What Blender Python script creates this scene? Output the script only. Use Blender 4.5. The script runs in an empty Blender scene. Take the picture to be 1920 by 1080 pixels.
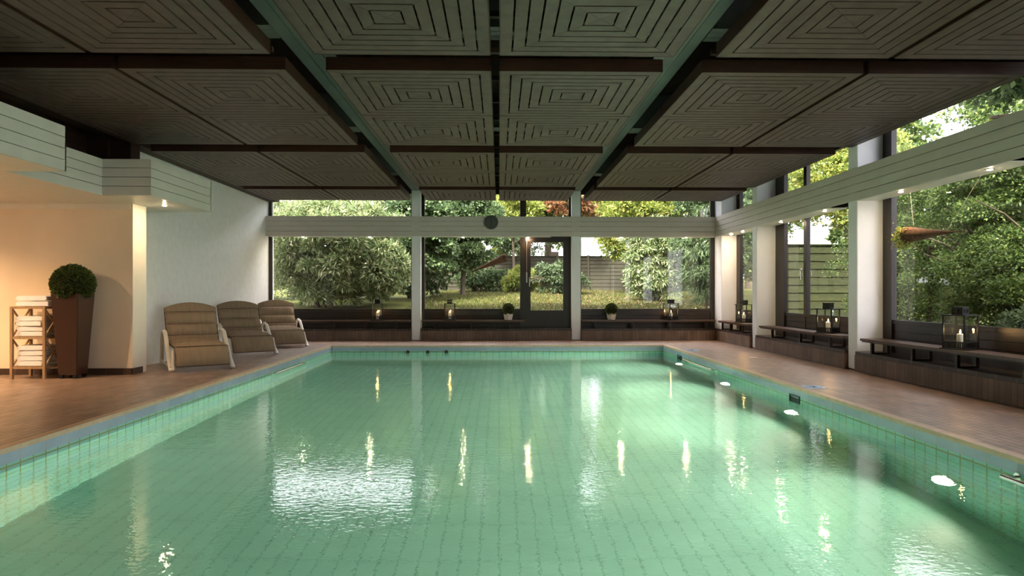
import bpy, bmesh, math, random
import numpy as np
from mathutils import Vector, Matrix, Euler

random.seed(7)
RNG = np.random.default_rng(11)
SC = bpy.context.scene
COL = SC.collection
PI = math.pi

# ------------------------------------------------------------------ camera
TH = math.atan(24.0 / 1200.0)
cam = bpy.data.cameras.new('camera')
cam.lens = 22.5
cam.sensor_width = 36.0
cam.shift_y = 9.0 / 1920.0
cam.clip_start = 0.05
cam.clip_end = 400
cam_o = bpy.data.objects.new('camera', cam)
cam_o.location = (0, 0, 1.10)
cam_o.rotation_euler = (PI / 2, 0, -TH)
COL.objects.link(cam_o)
SC.camera = cam_o

# ------------------------------------------------------------------ world, sun, exposure
SC.view_settings.view_transform = 'Standard'
SC.view_settings.look = 'None'
SC.view_settings.exposure = 1.25
SC.view_settings.gamma = 1.0
SC.view_settings.use_curve_mapping = False
SC.cycles.max_bounces = 14
SC.cycles.diffuse_bounces = 6
SC.cycles.glossy_bounces = 6
SC.cycles.transmission_bounces = 10
SC.cycles.transparent_max_bounces = 24
SC.cycles.sample_clamp_indirect = 6.0
SC.cycles.use_denoising = True

world = bpy.data.worlds.new('overcast_sky')
SC.world = world
world.use_nodes = True
wn = world.node_tree
wn.nodes.clear()
w_out = wn.nodes.new('ShaderNodeOutputWorld')
w_bg = wn.nodes.new('ShaderNodeBackground')
w_bg.inputs['Color'].default_value = (1.0, 0.94, 1.03, 1)
w_bg.inputs['Strength'].default_value = 3.0
wn.links.new(w_bg.outputs[0], w_out.inputs[0])

sun = bpy.data.lights.new('sun', 'SUN')
sun.energy = 8.0
sun.angle = math.radians(12)
sun.color = (1.0, 0.95, 0.84)
sun_o = bpy.data.objects.new('sun', sun)
sun_o.rotation_euler = Euler((math.radians(48), 0, math.radians(-25)))
COL.objects.link(sun_o)

WARM = (1.0, 0.66, 0.38)

# ------------------------------------------------------------------ mesh helpers
class MB:
    def __init__(s):
        s.v = []; s.f = []
    def add(s, vs, fs):
        b = len(s.v)
        s.v += [tuple(v) for v in vs]
        s.f += [tuple(b + i for i in f) for f in fs]
        return s
    def box(s, x0, x1, y0, y1, z0, z1, M=None):
        vs = [(x, y, z) for z in (z0, z1) for y in (y0, y1) for x in (x0, x1)]
        if M is not None:
            vs = [tuple(M @ Vector(v)) for v in vs]
        return s.add(vs, [(0, 2, 3, 1), (4, 5, 7, 6), (0, 1, 5, 4), (2, 6, 7, 3), (0, 4, 6, 2), (1, 3, 7, 5)])
    def frustum(s, w0, d0, w1, d1, z0, z1, cx=0, cy=0):
        vs = []
        for w, d, z in ((w0, d0, z0), (w1, d1, z1)):
            for y in (-d / 2, d / 2):
                for x in (-w / 2, w / 2):
                    vs.append((cx + x, cy + y, z))
        return s.add(vs, [(0, 2, 3, 1), (4, 5, 7, 6), (0, 1, 5, 4), (2, 6, 7, 3), (0, 4, 6, 2), (1, 3, 7, 5)])
    def prism(s, poly, z0, z1):
        n = len(poly)
        vs = [(x, y, z0) for x, y in poly] + [(x, y, z1) for x, y in poly]
        fs = [tuple(reversed(range(n))), tuple(range(n, 2 * n))]
        fs += [(i, (i + 1) % n, n + (i + 1) % n, n + i) for i in range(n)]
        return s.add(vs, fs)
    def tube(s, pts, r, n=10, caps=True, flat=None):
        P = [Vector(p) for p in pts]
        rs = r if isinstance(r, (list, tuple)) else [r] * len(P)
        rings = []
        up = None
        for i, p in enumerate(P):
            t = (P[min(i + 1, len(P) - 1)] - P[max(i - 1, 0)]).normalized()
            if up is None:
                up = Vector((0, 0, 1)) if abs(t.z) < 0.9 else Vector((1, 0, 0))
            a = t.cross(up).normalized()
            b = a.cross(t).normalized()
            up = b
            ring = []
            for k in range(n):
                an = 2 * PI * (k + .5) / n
                ca, sa = math.cos(an), math.sin(an)
                if flat:
                    ring.append(p + a * (ca * flat[0]) + b * (sa * flat[1]))
                else:
                    ring.append(p + a * (ca * rs[i]) + b * (sa * rs[i]))
            rings.append(ring)
        vs = [tuple(q) for ring in rings for q in ring]
        fs = []
        for i in range(len(P) - 1):
            for k in range(n):
                fs.append((i * n + k, i * n + (k + 1) % n, (i + 1) * n + (k + 1) % n, (i + 1) * n + k))
        if caps:
            fs.append(tuple(reversed(range(n))))
            fs.append(tuple(range((len(P) - 1) * n, len(P) * n)))
        return s.add(vs, fs)
    def lathe(s, prof, n=24, cx=0, cy=0, M=None):
        vs = []
        for r, z in prof:
            for k in range(n):
                a = 2 * PI * k / n
                v = Vector((cx + r * math.cos(a), cy + r * math.sin(a), z))
                vs.append(tuple(M @ v) if M is not None else tuple(v))
        fs = []
        m = len(prof)
        for i in range(m - 1):
            for k in range(n):
                fs.append((i * n + k, i * n + (k + 1) % n, (i + 1) * n + (k + 1) % n, (i + 1) * n + k))
        fs.append(tuple(reversed(range(n))))
        fs.append(tuple(range((m - 1) * n, m * n)))
        return s.add(vs, fs)
    def build(s, name, mat, parent=None, smooth=False, bevel=0.0):
        me = bpy.data.meshes.new(name)
        me.from_pydata(s.v, [], s.f)
        me.update()
        if bevel > 0:
            bm = bmesh.new(); bm.from_mesh(me)
            bmesh.ops.bevel(bm, geom=bm.edges[:], offset=bevel, segments=2, affect='EDGES', clamp_overlap=True)
            bm.to_mesh(me); bm.free()
        if smooth:
            for p in me.polygons: p.use_smooth = True
            try: me.set_sharp_from_angle(angle=math.radians(38))
            except Exception: pass
        if mat: me.materials.append(mat)
        o = bpy.data.objects.new(name, me)
        COL.objects.link(o)
        if parent: o.parent = parent
        return o

def tag(o, label=None, cat=None, group=None, kind=None):
    if label: o['label'] = label
    if cat: o['category'] = cat
    if group: o['group'] = group
    if kind: o['kind'] = kind
    return o

def empty(name, loc=(0, 0, 0), rz=0.0):
    o = bpy.data.objects.new(name, None)
    o.location = loc; o.rotation_euler = (0, 0, rz)
    o.empty_display_size = 0.1
    COL.objects.link(o)
    return o

def thing(name, label, cat, loc=(0, 0, 0), rz=0.0, group=None):
    return tag(empty(name, loc, rz), label, cat, group)

CH = {}
def copy_tree(o, parent=None):
    c = o.copy(); COL.objects.link(c)
    if parent is not None: c.parent = parent
    for ch in [x for x in bpy.data.objects if x.parent == o]:
        copy_tree(ch, c)
    return c

def struct(o, label=None):
    o['kind'] = 'structure'
    return o

# ------------------------------------------------------------------ materials
class NT:
    def __init__(s, name):
        s.m = bpy.data.materials.new(name); s.m.use_nodes = True
        s.t = s.m.node_tree; s.t.nodes.clear()
        s.out = s.n('ShaderNodeOutputMaterial')
    def n(s, typ, **kw):
        nd = s.t.nodes.new(typ)
        for k, v in kw.items(): setattr(nd, k, v)
        return nd
    def l(s, a, b): s.t.links.new(a, b)
    def coords(s, scale=(1, 1, 1), rot=(0, 0, 0), kind='Object'):
        tc = s.n('ShaderNodeTexCoord'); mp = s.n('ShaderNodeMapping')
        mp.inputs['Scale'].default_value = scale
        mp.inputs['Rotation'].default_value = rot
        s.l(tc.outputs[kind], mp.inputs['Vector'])
        return mp.outputs[0]
    def ramp(s, fac, stops):
        r = s.n('ShaderNodeValToRGB')
        e = r.color_ramp.elements
        while len(e) < len(stops): e.new(0.5)
        for i, (p, c) in enumerate(stops):
            e[i].position = p; e[i].color = (*c, 1)
        s.l(fac, r.inputs[0])
        return r.outputs[0]
    def bsdf(s, rough=0.5, spec=0.5, metal=0.0):
        b = s.n('ShaderNodeBsdfPrincipled')
        b.inputs['Roughness'].default_value = rough
        b.inputs['Specular IOR Level'].default_value = spec
        b.inputs['Metallic'].default_value = metal
        s.l(b.outputs[0], s.out.inputs[0])
        return b
    def bump(s, h, b, strength=0.3, dist=0.01):
        bp = s.n('ShaderNodeBump')
        bp.inputs['Strength'].default_value = strength
        bp.inputs['Distance'].default_value = dist
        s.l(h, bp.inputs['Height']); s.l(bp.outputs[0], b.inputs['Normal'])

def flat(name, col, rough=0.5, spec=0.5, metal=0.0, var=0.08, vs=6.0, bump=0.0, bs=60.0):
    t = NT(name); b = t.bsdf(rough, spec, metal)
    nz = t.n('ShaderNodeTexNoise'); nz.inputs['Scale'].default_value = vs
    nz.inputs['Detail'].default_value = 5
    t.l(t.coords(), nz.inputs['Vector'])
    lo = tuple(c * (1 - var) for c in col); hi = tuple(min(1, c * (1 + var)) for c in col)
    t.l(t.ramp(nz.outputs[0], [(0.3, lo), (0.7, hi)]), b.inputs['Base Color'])
    if bump > 0:
        n2 = t.n('ShaderNodeTexNoise'); n2.inputs['Scale'].default_value = bs
        n2.inputs['Detail'].default_value = 3
        t.l(t.coords(), n2.inputs['Vector'])
        t.bump(n2.outputs[0], b, 0.6, bump)
    return t.m

def wood(name, lo, hi, scale=(3, 40, 40), rough=0.5, spec=0.4, bump=0.002):
    t = NT(name); b = t.bsdf(rough, spec)
    nz = t.n('ShaderNodeTexNoise'); nz.inputs['Scale'].default_value = 1.0
    nz.inputs['Detail'].default_value = 6; nz.inputs['Distortion'].default_value = 0.4
    t.l(t.coords(scale), nz.inputs['Vector'])
    t.l(t.ramp(nz.outputs[0], [(0.32, lo), (0.68, hi)]), b.inputs['Base Color'])
    t.bump(nz.outputs[0], b, 0.4, bump)
    return t.m

def bricks(name, axis, w, h, c1, c2, mortar, msize=0.004, rough=0.35, spec=0.5, offset=0.0, bumpd=0.002, noise=0.25):
    """axis: which object plane the tiles lie in: 'xy','yx','xz','yz' (first letter runs along the tile length)"""
    t = NT(name); b = t.bsdf(rough, spec)
    tc = t.n('ShaderNodeTexCoord'); sp = t.n('ShaderNodeSeparateXYZ'); cb = t.n('ShaderNodeCombineXYZ')
    t.l(tc.outputs['Object'], sp.inputs[0])
    idx = {'x': 0, 'y': 1, 'z': 2}
    t.l(sp.outputs[idx[axis[0]]], cb.inputs[0]); t.l(sp.outputs[idx[axis[1]]], cb.inputs[1])
    br = t.n('ShaderNodeTexBrick')
    br.offset = offset; br.squash = 1.0
    br.inputs['Scale'].default_value = 1.0
    br.inputs['Brick Width'].default_value = w
    br.inputs['Row Height'].default_value = h
    br.inputs['Mortar Size'].default_value = msize
    br.inputs['Mortar Smooth'].default_value = 0.1
    br.inputs['Color1'].default_value = (*c1, 1)
    br.inputs['Color2'].default_value = (*c2, 1)
    br.inputs['Mortar'].default_value = (*mortar, 1)
    t.l(cb.outputs[0], br.inputs['Vector'])
    nz = t.n('ShaderNodeTexNoise'); nz.inputs['Scale'].default_value = 3.5; nz.inputs['Detail'].default_value = 6
    t.l(tc.outputs['Object'], nz.inputs['Vector'])
    mx = t.n('ShaderNodeMix', data_type='RGBA', blend_type='MULTIPLY')
    mx.inputs[0].default_value = 1.0
    t.l(br.outputs['Color'], mx.inputs[6])
    t.l(t.ramp(nz.outputs[0], [(0.3, (1 - noise,) * 3), (0.7, (1 + noise * .3,) * 3)]), mx.inputs[7])
    t.l(mx.outputs[2], b.inputs['Base Color'])
    inv = t.n('ShaderNodeMath', operation='SUBTRACT'); inv.inputs[0].default_value = 1.0
    t.l(br.outputs['Fac'], inv.inputs[1])
    t.bump(inv.outputs[0], b, 0.7, bumpd)
    return t.m

def glass_mat(name, f0=0.032, tint=(0.96, 0.98, 0.97)):
    t = NT(name)
    tr = t.n('ShaderNodeBsdfTransparent'); tr.inputs[0].default_value = (*tint, 1)
    gl = t.n('ShaderNodeBsdfGlossy'); gl.inputs['Roughness'].default_value = 0.0
    lw = t.n('ShaderNodeLayerWeight'); lw.inputs['Blend'].default_value = 0.5
    pw = t.n('ShaderNodeMath', operation='POWER'); pw.inputs[1].default_value = 5.0
    t.l(lw.outputs['Facing'], pw.inputs[0])
    ml = t.n('ShaderNodeMath', operation='MULTIPLY_ADD')
    ml.inputs[1].default_value = 1 - f0; ml.inputs[2].default_value = f0
    t.l(pw.outputs[0], ml.inputs[0])
    mx = t.n('ShaderNodeMixShader')
    t.l(ml.outputs[0], mx.inputs[0]); t.l(tr.outputs[0], mx.inputs[1]); t.l(gl.outputs[0], mx.inputs[2])
    t.l(mx.outputs[0], t.out.inputs[0])
    return t.m

def emit(name, col, strength):
    t = NT(name); e = t.n('ShaderNodeEmission')
    e.inputs[0].default_value = (*col, 1); e.inputs[1].default_value = strength
    t.l(e.outputs[0], t.out.inputs[0])
    return t.m

def leaf_mat(name, cols, trans=0.35, rough=0.45):
    t = NT(name)
    g = t.n('ShaderNodeNewGeometry')
    stops = [(i / max(1, len(cols) - 1), c) for i, c in enumerate(cols)]
    c = t.ramp(g.outputs['Random Per Island'], stops)
    b = t.n('ShaderNodeBsdfPrincipled'); b.inputs['Roughness'].default_value = rough
    b.inputs['Specular IOR Level'].default_value = 0.35
    t.l(c, b.inputs['Base Color'])
    tl = t.n('ShaderNodeBsdfTranslucent'); t.l(c, tl.inputs[0])
    mx = t.n('ShaderNodeMixShader'); mx.inputs[0].default_value = trans
    t.l(b.outputs[0], mx.inputs[1]); t.l(tl.outputs[0], mx.inputs[2])
    t.l(mx.outputs[0], t.out.inputs[0])
    return t.m

M = {}
M['panel'] = wood('panel_wood', (0.068, 0.044, 0.038), (0.108, 0.070, 0.060), (7, 7, 30), 0.50, 0.35)
M['skirt'] = wood('skirt_wood', (0.026, 0.010, 0.006), (0.050, 0.020, 0.011), (4, 4, 50), 0.5, 0.3)
M['darkwood'] = wood('dark_joist_wood', (0.025, 0.014, 0.009), (0.045, 0.026, 0.016), (5, 5, 30), 0.6, 0.2)
M['frame'] = wood('dark_window_timber', (0.012, 0.0075, 0.006), (0.022, 0.014, 0.011), (20, 20, 3), 0.38, 0.5)
M['bench'] = wood('bench_timber', (0.055, 0.030, 0.022), (0.11, 0.062, 0.045), (30, 30, 30), 0.32, 0.5)
M['white'] = flat('white_paint', (0.84, 0.85, 0.87), 0.5, 0.4, var=0.02)
M['clad'] = flat('off_white_cladding', (0.56, 0.52, 0.46), 0.42, 0.4, var=0.03)
M['beamgrey'] = flat('grey_roof_beam_paint', (0.12, 0.125, 0.12), 0.5, 0.3, var=0.06)
M['cladc'] = flat('cream_cladding', (0.62, 0.60, 0.53), 0.42, 0.4, var=0.03)
M['groove'] = flat('groove_shadow_paint', (0.22, 0.22, 0.19), 0.6, 0.2, var=0.03)
M['beige'] = flat('beige_plaster', (0.82, 0.68, 0.50), 0.8, 0.2, var=0.05, vs=1.6, bump=0.0012, bs=45)
M['trimc'] = flat('cream_trim_paint', (0.80, 0.74, 0.62), 0.6, 0.3, var=0.03)
M['plaster'] = flat('rough_white_plaster', (0.74, 0.74, 0.72), 0.85, 0.2, var=0.04, vs=9, bump=0.006, bs=55)
M['deck'] = bricks('terracotta_deck_tile', 'yx', 0.245, 0.075, (0.36, 0.24, 0.175), (0.24, 0.155, 0.11), (0.095, 0.062, 0.043), 0.006, 0.36, 1.0, 0.5, 0.002, 0.35)
M['plinthx'] = bricks('brown_plinth_tile_end', 'xz', 0.075, 0.40, (0.15, 0.098, 0.070), (0.21, 0.14, 0.10), (0.06, 0.042, 0.032), 0.003, 0.5, 0.4, 0.0, 0.001, 0.35)
M['plinthy'] = bricks('brown_plinth_tile_side', 'yz', 0.075, 0.40, (0.15, 0.098, 0.070), (0.21, 0.14, 0.10), (0.06, 0.042, 0.032), 0.003, 0.5, 0.4, 0.0, 0.001, 0.35)
M['capx'] = bricks('dark_cap_tile_end', 'xz', 0.265, 0.5, (0.035, 0.026, 0.022), (0.05, 0.036, 0.03), (0.16, 0.12, 0.085), 0.006, 0.3, 0.5, 0.0, 0.001, 0.3)
M['capy'] = bricks('dark_cap_tile_side', 'yz', 0.265, 0.5, (0.035, 0.026, 0.022), (0.05, 0.036, 0.03), (0.16, 0.12, 0.085), 0.006, 0.3, 0.5, 0.0, 0.001, 0.3)
TB1, TB2, TBM = (0.29, 0.36, 0.48), (0.33, 0.40, 0.52), (0.36, 0.38, 0.34)
M['bigx'] = bricks('blue_grey_edge_tile_end', 'xz', 0.262, 0.5, TB1, TB2, TBM, 0.005, 0.2, 0.6, 0, 0.001, 0.1)
M['bigy'] = bricks('blue_grey_edge_tile_side', 'yz', 0.262, 0.5, TB1, TB2, TBM, 0.005, 0.2, 0.6, 0, 0.001, 0.1)
TG1, TG2, TGM = (0.24, 0.50, 0.45), (0.28, 0.54, 0.48), (0.22, 0.27, 0.12)
M['smx'] = bricks('green_pool_tile_end', 'xz', 0.131, 0.131, TG1, TG2, TGM, 0.006, 0.25, 0.5, 0, 0.001, 0.1)
M['smy'] = bricks('green_pool_tile_side', 'yz', 0.131, 0.131, TG1, TG2, TGM, 0.006, 0.25, 0.5, 0, 0.001, 0.1)
M['poolfloor'] = bricks('green_pool_floor_tile', 'yx', 0.524, 0.131, (0.31, 0.56, 0.485), (0.335, 0.585, 0.51), (0.20, 0.39, 0.33), 0.0045, 0.35, 0.4, 0.0, 0.0005, 0.08)
M['coping'] = flat('sandstone_coping', (0.50, 0.37, 0.26), 0.4, 0.4, var=0.12, vs=12)
M['glass'] = glass_mat('window_glass')
M['lglass'] = glass_mat('lantern_glass', 0.06)
M['black'] = flat('black_lantern_metal', (0.012, 0.012, 0.013), 0.38, 0.5, 0.3)
M['chrome'] = flat('polished_steel', (0.82, 0.80, 0.76), 0.22, 0.5, 1.0, var=0.03)
M['wax'] = flat('candle_wax', (0.80, 0.76, 0.66), 0.5, 0.4, var=0.03)
M['flame'] = emit('candle_flame', (1.0, 0.50, 0.16), 30.0)
M['lampglow'] = emit('halogen_lamp_glow', (1.0, 0.74, 0.45), 450.0)
M['poolglow'] = emit('pool_lamp_glow', (1.0, 0.96, 0.50), 24.0)
M['pad'] = wood('beige_lounger_fabric', (0.225, 0.165, 0.110), (0.265, 0.195, 0.130), (34, 5, 5), 0.85, 0.15, 0.006)
M['padseam'] = flat('lounger_seam', (0.09, 0.065, 0.045), 0.9, 0.1)
M['plastic'] = flat('white_resin', (0.72, 0.66, 0.58), 0.35, 0.5, var=0.04)
M['teak'] = wood('teak_slats', (0.28, 0.17, 0.085), (0.42, 0.27, 0.14), (40, 40, 4), 0.5, 0.3)
M['towel'] = flat('white_terry', (0.80, 0.78, 0.76), 0.95, 0.1, var=0.03, bump=0.004, bs=160)
M['planter'] = flat('rust_brown_planter', (0.040, 0.016, 0.009), 0.35, 0.5, var=0.12, vs=3)
M['pot'] = flat('pale_stone_pot', (0.50, 0.45, 0.39), 0.75, 0.2, var=0.1, vs=20)
M['clockrim'] = flat('dull_grey_clock_rim', (0.10, 0.11, 0.10), 0.35, 0.5, 0.4)
M['clockface'] = flat('grey_clock_face', (0.46, 0.50, 0.46), 0.5, 0.4)
M['ink'] = flat('black_ink', (0.015, 0.015, 0.016), 0.6, 0.2)
M['blue'] = flat('blue_sign_enamel', (0.17, 0.38, 0.72), 0.3, 0.5)
M['paleblue'] = flat('pale_blue_border', (0.52, 0.68, 0.88), 0.3, 0.5)
M['skim'] = flat('blue_black_plastic', (0.02, 0.045, 0.09), 0.25, 0.5)
M['ltgrey'] = flat('light_grey_plastic', (0.55, 0.55, 0.53), 0.4, 0.4)
M['wicker'] = wood('brown_wicker', (0.045, 0.022, 0.012), (0.16, 0.085, 0.05), (90, 90, 90), 0.8, 0.2, 0.02)
M['thread'] = flat('pale_thread', (0.6, 0.55, 0.45), 0.6, 0.2)
M['fence'] = wood('weathered_fence_boards', (0.030, 0.027, 0.018), (0.066, 0.058, 0.038), (6, 6, 60), 0.85, 0.2, 0.01)
M['mossfence'] = wood('mossy_fence_boards', (0.017, 0.019, 0.007), (0.036, 0.040, 0.015), (5, 5, 50), 0.85, 0.2, 0.01)
M['bark'] = wood('grey_bark', (0.05, 0.038, 0.026), (0.14, 0.11, 0.08), (14, 14, 3), 0.9, 0.1, 0.03)
M['render'] = flat('white_house_render', (0.85, 0.85, 0.84), 0.8, 0.2, var=0.02)
M['roof'] = flat('dark_roof_board', (0.03, 0.02, 0.015), 0.8, 0.2, var=0.2)
M['soil'] = flat('dark_garden_soil', (0.035, 0.028, 0.018), 0.95, 0.1, var=0.3)

def lawn_mat():
    t = NT('lawn_turf'); b = t.bsdf(0.9, 0.15)
    n1 = t.n('ShaderNodeTexNoise'); n1.inputs['Scale'].default_value = 0.9; n1.inputs['Detail'].default_value = 8
    n2 = t.n('ShaderNodeTexNoise'); n2.inputs['Scale'].default_value = 26; n2.inputs['Detail'].default_value = 4
    t.l(t.coords(), n1.inputs[0]); t.l(t.coords(), n2.inputs[0])
    a = t.ramp(n1.outputs[0], [(0.3, (0.070, 0.080, 0.020)), (0.7, (0.125, 0.130, 0.032))])
    c = t.ramp(n2.outputs[0], [(0.3, (0.55, 0.55, 0.5)), (0.7, (1.25, 1.25, 1.15))])
    mx = t.n('ShaderNodeMix', data_type='RGBA', blend_type='MULTIPLY'); mx.inputs[0].default_value = 1
    t.l(a, mx.inputs[6]); t.l(c, mx.inputs[7]); t.l(mx.outputs[2], b.inputs['Base Color'])
    t.bump(n2.outputs[0], b, 0.8, 0.03)
    return t.m
M['lawn'] = lawn_mat()

def water_mat():
    t = NT('pool_water')
    g = t.n('ShaderNodeBsdfGlass'); g.inputs['IOR'].default_value = 1.333
    g.inputs['Roughness'].default_value = 0.0
    g.inputs['Color'].default_value = (0.93, 0.99, 0.96, 1)
    n1 = t.n('ShaderNodeTexNoise'); n1.inputs['Scale'].default_value = 1.0; n1.inputs['Detail'].default_value = 3
    n2 = t.n('ShaderNodeTexNoise'); n2.inputs['Scale'].default_value = 1.0; n2.inputs['Detail'].default_value = 2
    n3 = t.n('ShaderNodeTexNoise'); n3.inputs['Scale'].default_value = 0.45; n3.inputs['Detail'].default_value = 1
    t.l(t.coords((5, 9, 1)), n1.inputs[0]); t.l(t.coords((20, 30, 1)), n2.inputs[0]); t.l(t.coords(), n3.inputs[0])
    gate = t.ramp(n3.outputs[0], [(0.40, (0.12,) * 3), (0.68, (1.0,) * 3)])
    m1 = t.n('ShaderNodeMath', operation='MULTIPLY'); t.l(n1.outputs[0], m1.inputs[0]); t.l(gate, m1.inputs[1])
    m2 = t.n('ShaderNodeMath', operation='MULTIPLY_ADD'); m2.inputs[1].default_value = 0.45
    t.l(n2.outputs[0], m2.inputs[0]); t.l(m1.outputs[0], m2.inputs[2])
    bp = t.n('ShaderNodeBump'); bp.inputs['Strength'].default_value = 1.0
    bp.inputs['Distance'].default_value = 0.0028
    t.l(m2.outputs[0], bp.inputs['Height']); t.l(bp.outputs[0], g.inputs['Normal'])
    t.l(g.outputs[0], t.out.inputs[0])
    return t.m
M['water'] = water_mat()

# ================================================================== STRUCTURE
PX0, PX1, PY0, PY1 = -3.475, 3.445, 0.9, 13.36     # pool inner edge
WZ = -0.16                                          # water level
PD = -1.40                                          # pool floor
CE = 3.173                                          # ceiling panel underside
XL, XR, YB = -5.35, 5.44, 15.0
YN = -2.2
XFAR = -9.5

# floor around the pool
fl = MB()
cw = 0.085
fl.box(XFAR, PX0 - cw, YN, YB + .25, -0.2, 0)
fl.box(PX1 + cw, XR + .25, YN, YB + .25, -0.2, 0)
fl.box(PX0 - cw, PX1 + cw, PY1 + cw, YB + .25, -0.2, 0)
fl.box(PX0 - cw, PX1 + cw, YN, PY0 - cw, -0.2, 0)
struct(fl.build('floor', M['deck']))
cp = MB()
for a in ((PX0 - cw, PX0, PY0 - cw, PY1 + cw), (PX1, PX1 + cw, PY0 - cw, PY1 + cw), (PX0, PX1, PY1, PY1 + cw), (PX0, PX1, PY0 - cw, PY0)):
    cp.box(a[0], a[1], a[2], a[3], -0.03, 0.006)
struct(cp.build('trim_1', M['coping']))
# pool shell
def wallbox(name, mat, *a):
    return struct(MB().box(*a).build(name, mat))
BZ = -0.108
pool = empty('pool'); pool['kind'] = 'structure'
def pw(name, mat, *a):
    o = MB().box(*a).build(name, mat, pool); return o
T = 0.25
pw('edge_tile_band', M['bigy'], PX0 - T, PX0, PY0, PY1, BZ, -0.03)
pw('edge_tile_band', M['bigy'], PX1, PX1 + T, PY0, PY1, BZ, -0.03)
pw('edge_tile_band', M['bigx'], PX0 - T, PX1 + T, PY1, PY1 + T, BZ, -0.03)
pw('edge_tile_band', M['bigx'], PX0 - T, PX1 + T, PY0 - T, PY0, BZ, -0.03)
pw('pool_wall', M['smy'], PX0 - T, PX0, PY0, PY1, PD, BZ)
pw('pool_wall', M['smy'], PX1, PX1 + T, PY0, PY1, PD, BZ)
pw('pool_wall', M['smx'], PX0 - T, PX1 + T, PY1, PY1 + T, PD, BZ)
pw('pool_wall', M['smx'], PX0 - T, PX1 + T, PY0 - T, PY0, PD, BZ)
pw('pool_bottom', M['poolfloor'], PX0 - T, PX1 + T, PY0 - T, PY1 + T, PD - .2, PD)
wt = MB().add([(PX0, PY0, WZ), (PX1, PY0, WZ), (PX1, PY1, WZ), (PX0, PY1, WZ)], [(0, 1, 2, 3)]).build('pool_water', M['water'])
tag(wt, kind='structure')

# side / rear walls
wallbox('wall_upper_return', M['darkwood'], -5.75, -5.34, 8.84, 8.895, 2.74, 3.95)
wallbox('wall_left', M['plaster'], XL - .3, XL, 9.04, YB + .3, 0, 3.9)
wallbox('wall_alcove', M['beige'], XFAR, -4.94, 8.72, 9.05, 0, 2.32)
wallbox('trim_2', M['trimc'], XFAR, -4.965, 8.705, 8.72, 2.225, 2.30)
wallbox('trim_3', M['trimc'], -4.94, -4.934, 8.72, 9.05, 0, 2.30)
bt = bricks('dark_skirting_tile', 'xz', 0.24, 0.5, (0.045, 0.026, 0.018), (0.07, 0.04, 0.028), (0.14, 0.10, 0.07), 0.004, 0.35, 0.5)
bty = bricks('dark_skirting_tile_side', 'yz', 0.24, 0.5, (0.045, 0.026, 0.018), (0.07, 0.04, 0.028), (0.14, 0.10, 0.07), 0.004, 0.35, 0.5)
wallbox('baseboard_alcove', bt, XFAR, -4.93, 8.70, 8.72, 0, 0.085)
wallbox('baseboard_pier', bty, -4.94, -4.925, 8.70, 8.95, 0, 0.085)
wallbox('wall_far_left', M['beige'], XFAR - .2, XFAR, YN, 9.0, 0, 3.9)
wallbox('wall_near', M['trimc'], XFAR, XR + .3, YN - .2, YN, 0, 3.95)
wallbox('wall_upper_left', M['darkwood'], -5.75, -5.62, YN, 9.0, 2.74, 3.95)
wallbox('column_upper', M['darkwood'], -5.49, -5.11, 8.98, 9.21, 2.72, 3.46)
wallbox('wall_left_upper', M['plaster'], XFAR, XFAR + .1, 8.9, 9.0, 2.3, 3.9)

# roof deck above everything
wallbox('ceiling', M['roof'], XFAR - .2, XR + .75, YN - .3, YB + .75, 3.95, 4.10)

# ------------- main roof beams (grey painted boards underneath)
def board_strip(mb, x0, x1, y0, y1, z0, z1, n, axis, gap=0.006):
    w = ((x1 - x0) if axis == 'x' else (y1 - y0)) / n
    for i in range(n):
        if axis == 'x': mb.box(x0 + i * w + gap / 2, x0 + (i + 1) * w - gap / 2, y0, y1, z0, z1)
        else: mb.box(x0, x1, y0 + i * w + gap / 2, y0 + (i + 1) * w - gap / 2, z0, z1)
for i, (a, b_) in enumerate(((-2.02, -1.62), (1.55, 1.90))):
    mb = MB(); board_strip(mb, a, b_, YN, YB, 3.46, 3.48, 3, 'x')
    mb.box(a + .01, b_ - .01, YN, YB, 3.48, 3.94)
    struct(mb.build('ceiling_beam', M['beamgrey']))
for y in (5.68, 9.14, 12.62):
    for (xa, xb) in ((-5.6, -2.03), (-1.61, 1.54), (1.91, XR)):
        mb = MB(); board_strip(mb, xa, xb, y, y + .30, 3.46, 3.48, 3, 'y')
        mb.box(xa, xb, y + .01, y + .29, 3.48, 3.94)
        struct(mb.build('ceiling_beam', M['beamgrey']))
# dark hanging joists over the panels
jm = MB()
for x in (-4.9, -4.1, -3.3, -2.4, -1.2, -0.5, 0.4, 1.1, 2.3, 3.0, 3.9, 4.7):
    jm.box(x, x + .07, 2.4, 14.4, 3.32, 3.44)
for y in np.arange(2.8, 14.4, 0.76):
    for xa, xb in ((-5.1, -2.06), (-1.56, 1.50), (1.95, 5.05)): jm.box(xa, xb, y, y + .05, 3.295, 3.34)
struct(jm.build('ceiling_joists', M['darkwood']))
wallbox('trim_4', M['darkwood'], -5.34, -5.10, 2.0, 14.95, 3.20, 3.30)

# ------------- pillars
def pillar(x0, x1, y0, y1, z1=3.46):
    mb = MB(); mb.box(x0, x1, y0, y1, 0.015, z1)
    o = mb.build('pillar', M['white'], bevel=0.006)
    return struct(o)
PYS = [-1.63, 1.89, 5.41, 8.93, 12.44]
for y in PYS: pillar(5.05, XR, y, y + .235)
pillar(5.07, XR, 14.50, 15.0)
pillar(-2.02, -1.81, 14.80, 15.0)
pillar(1.68, 1.89, 14.80, 15.0)

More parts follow.
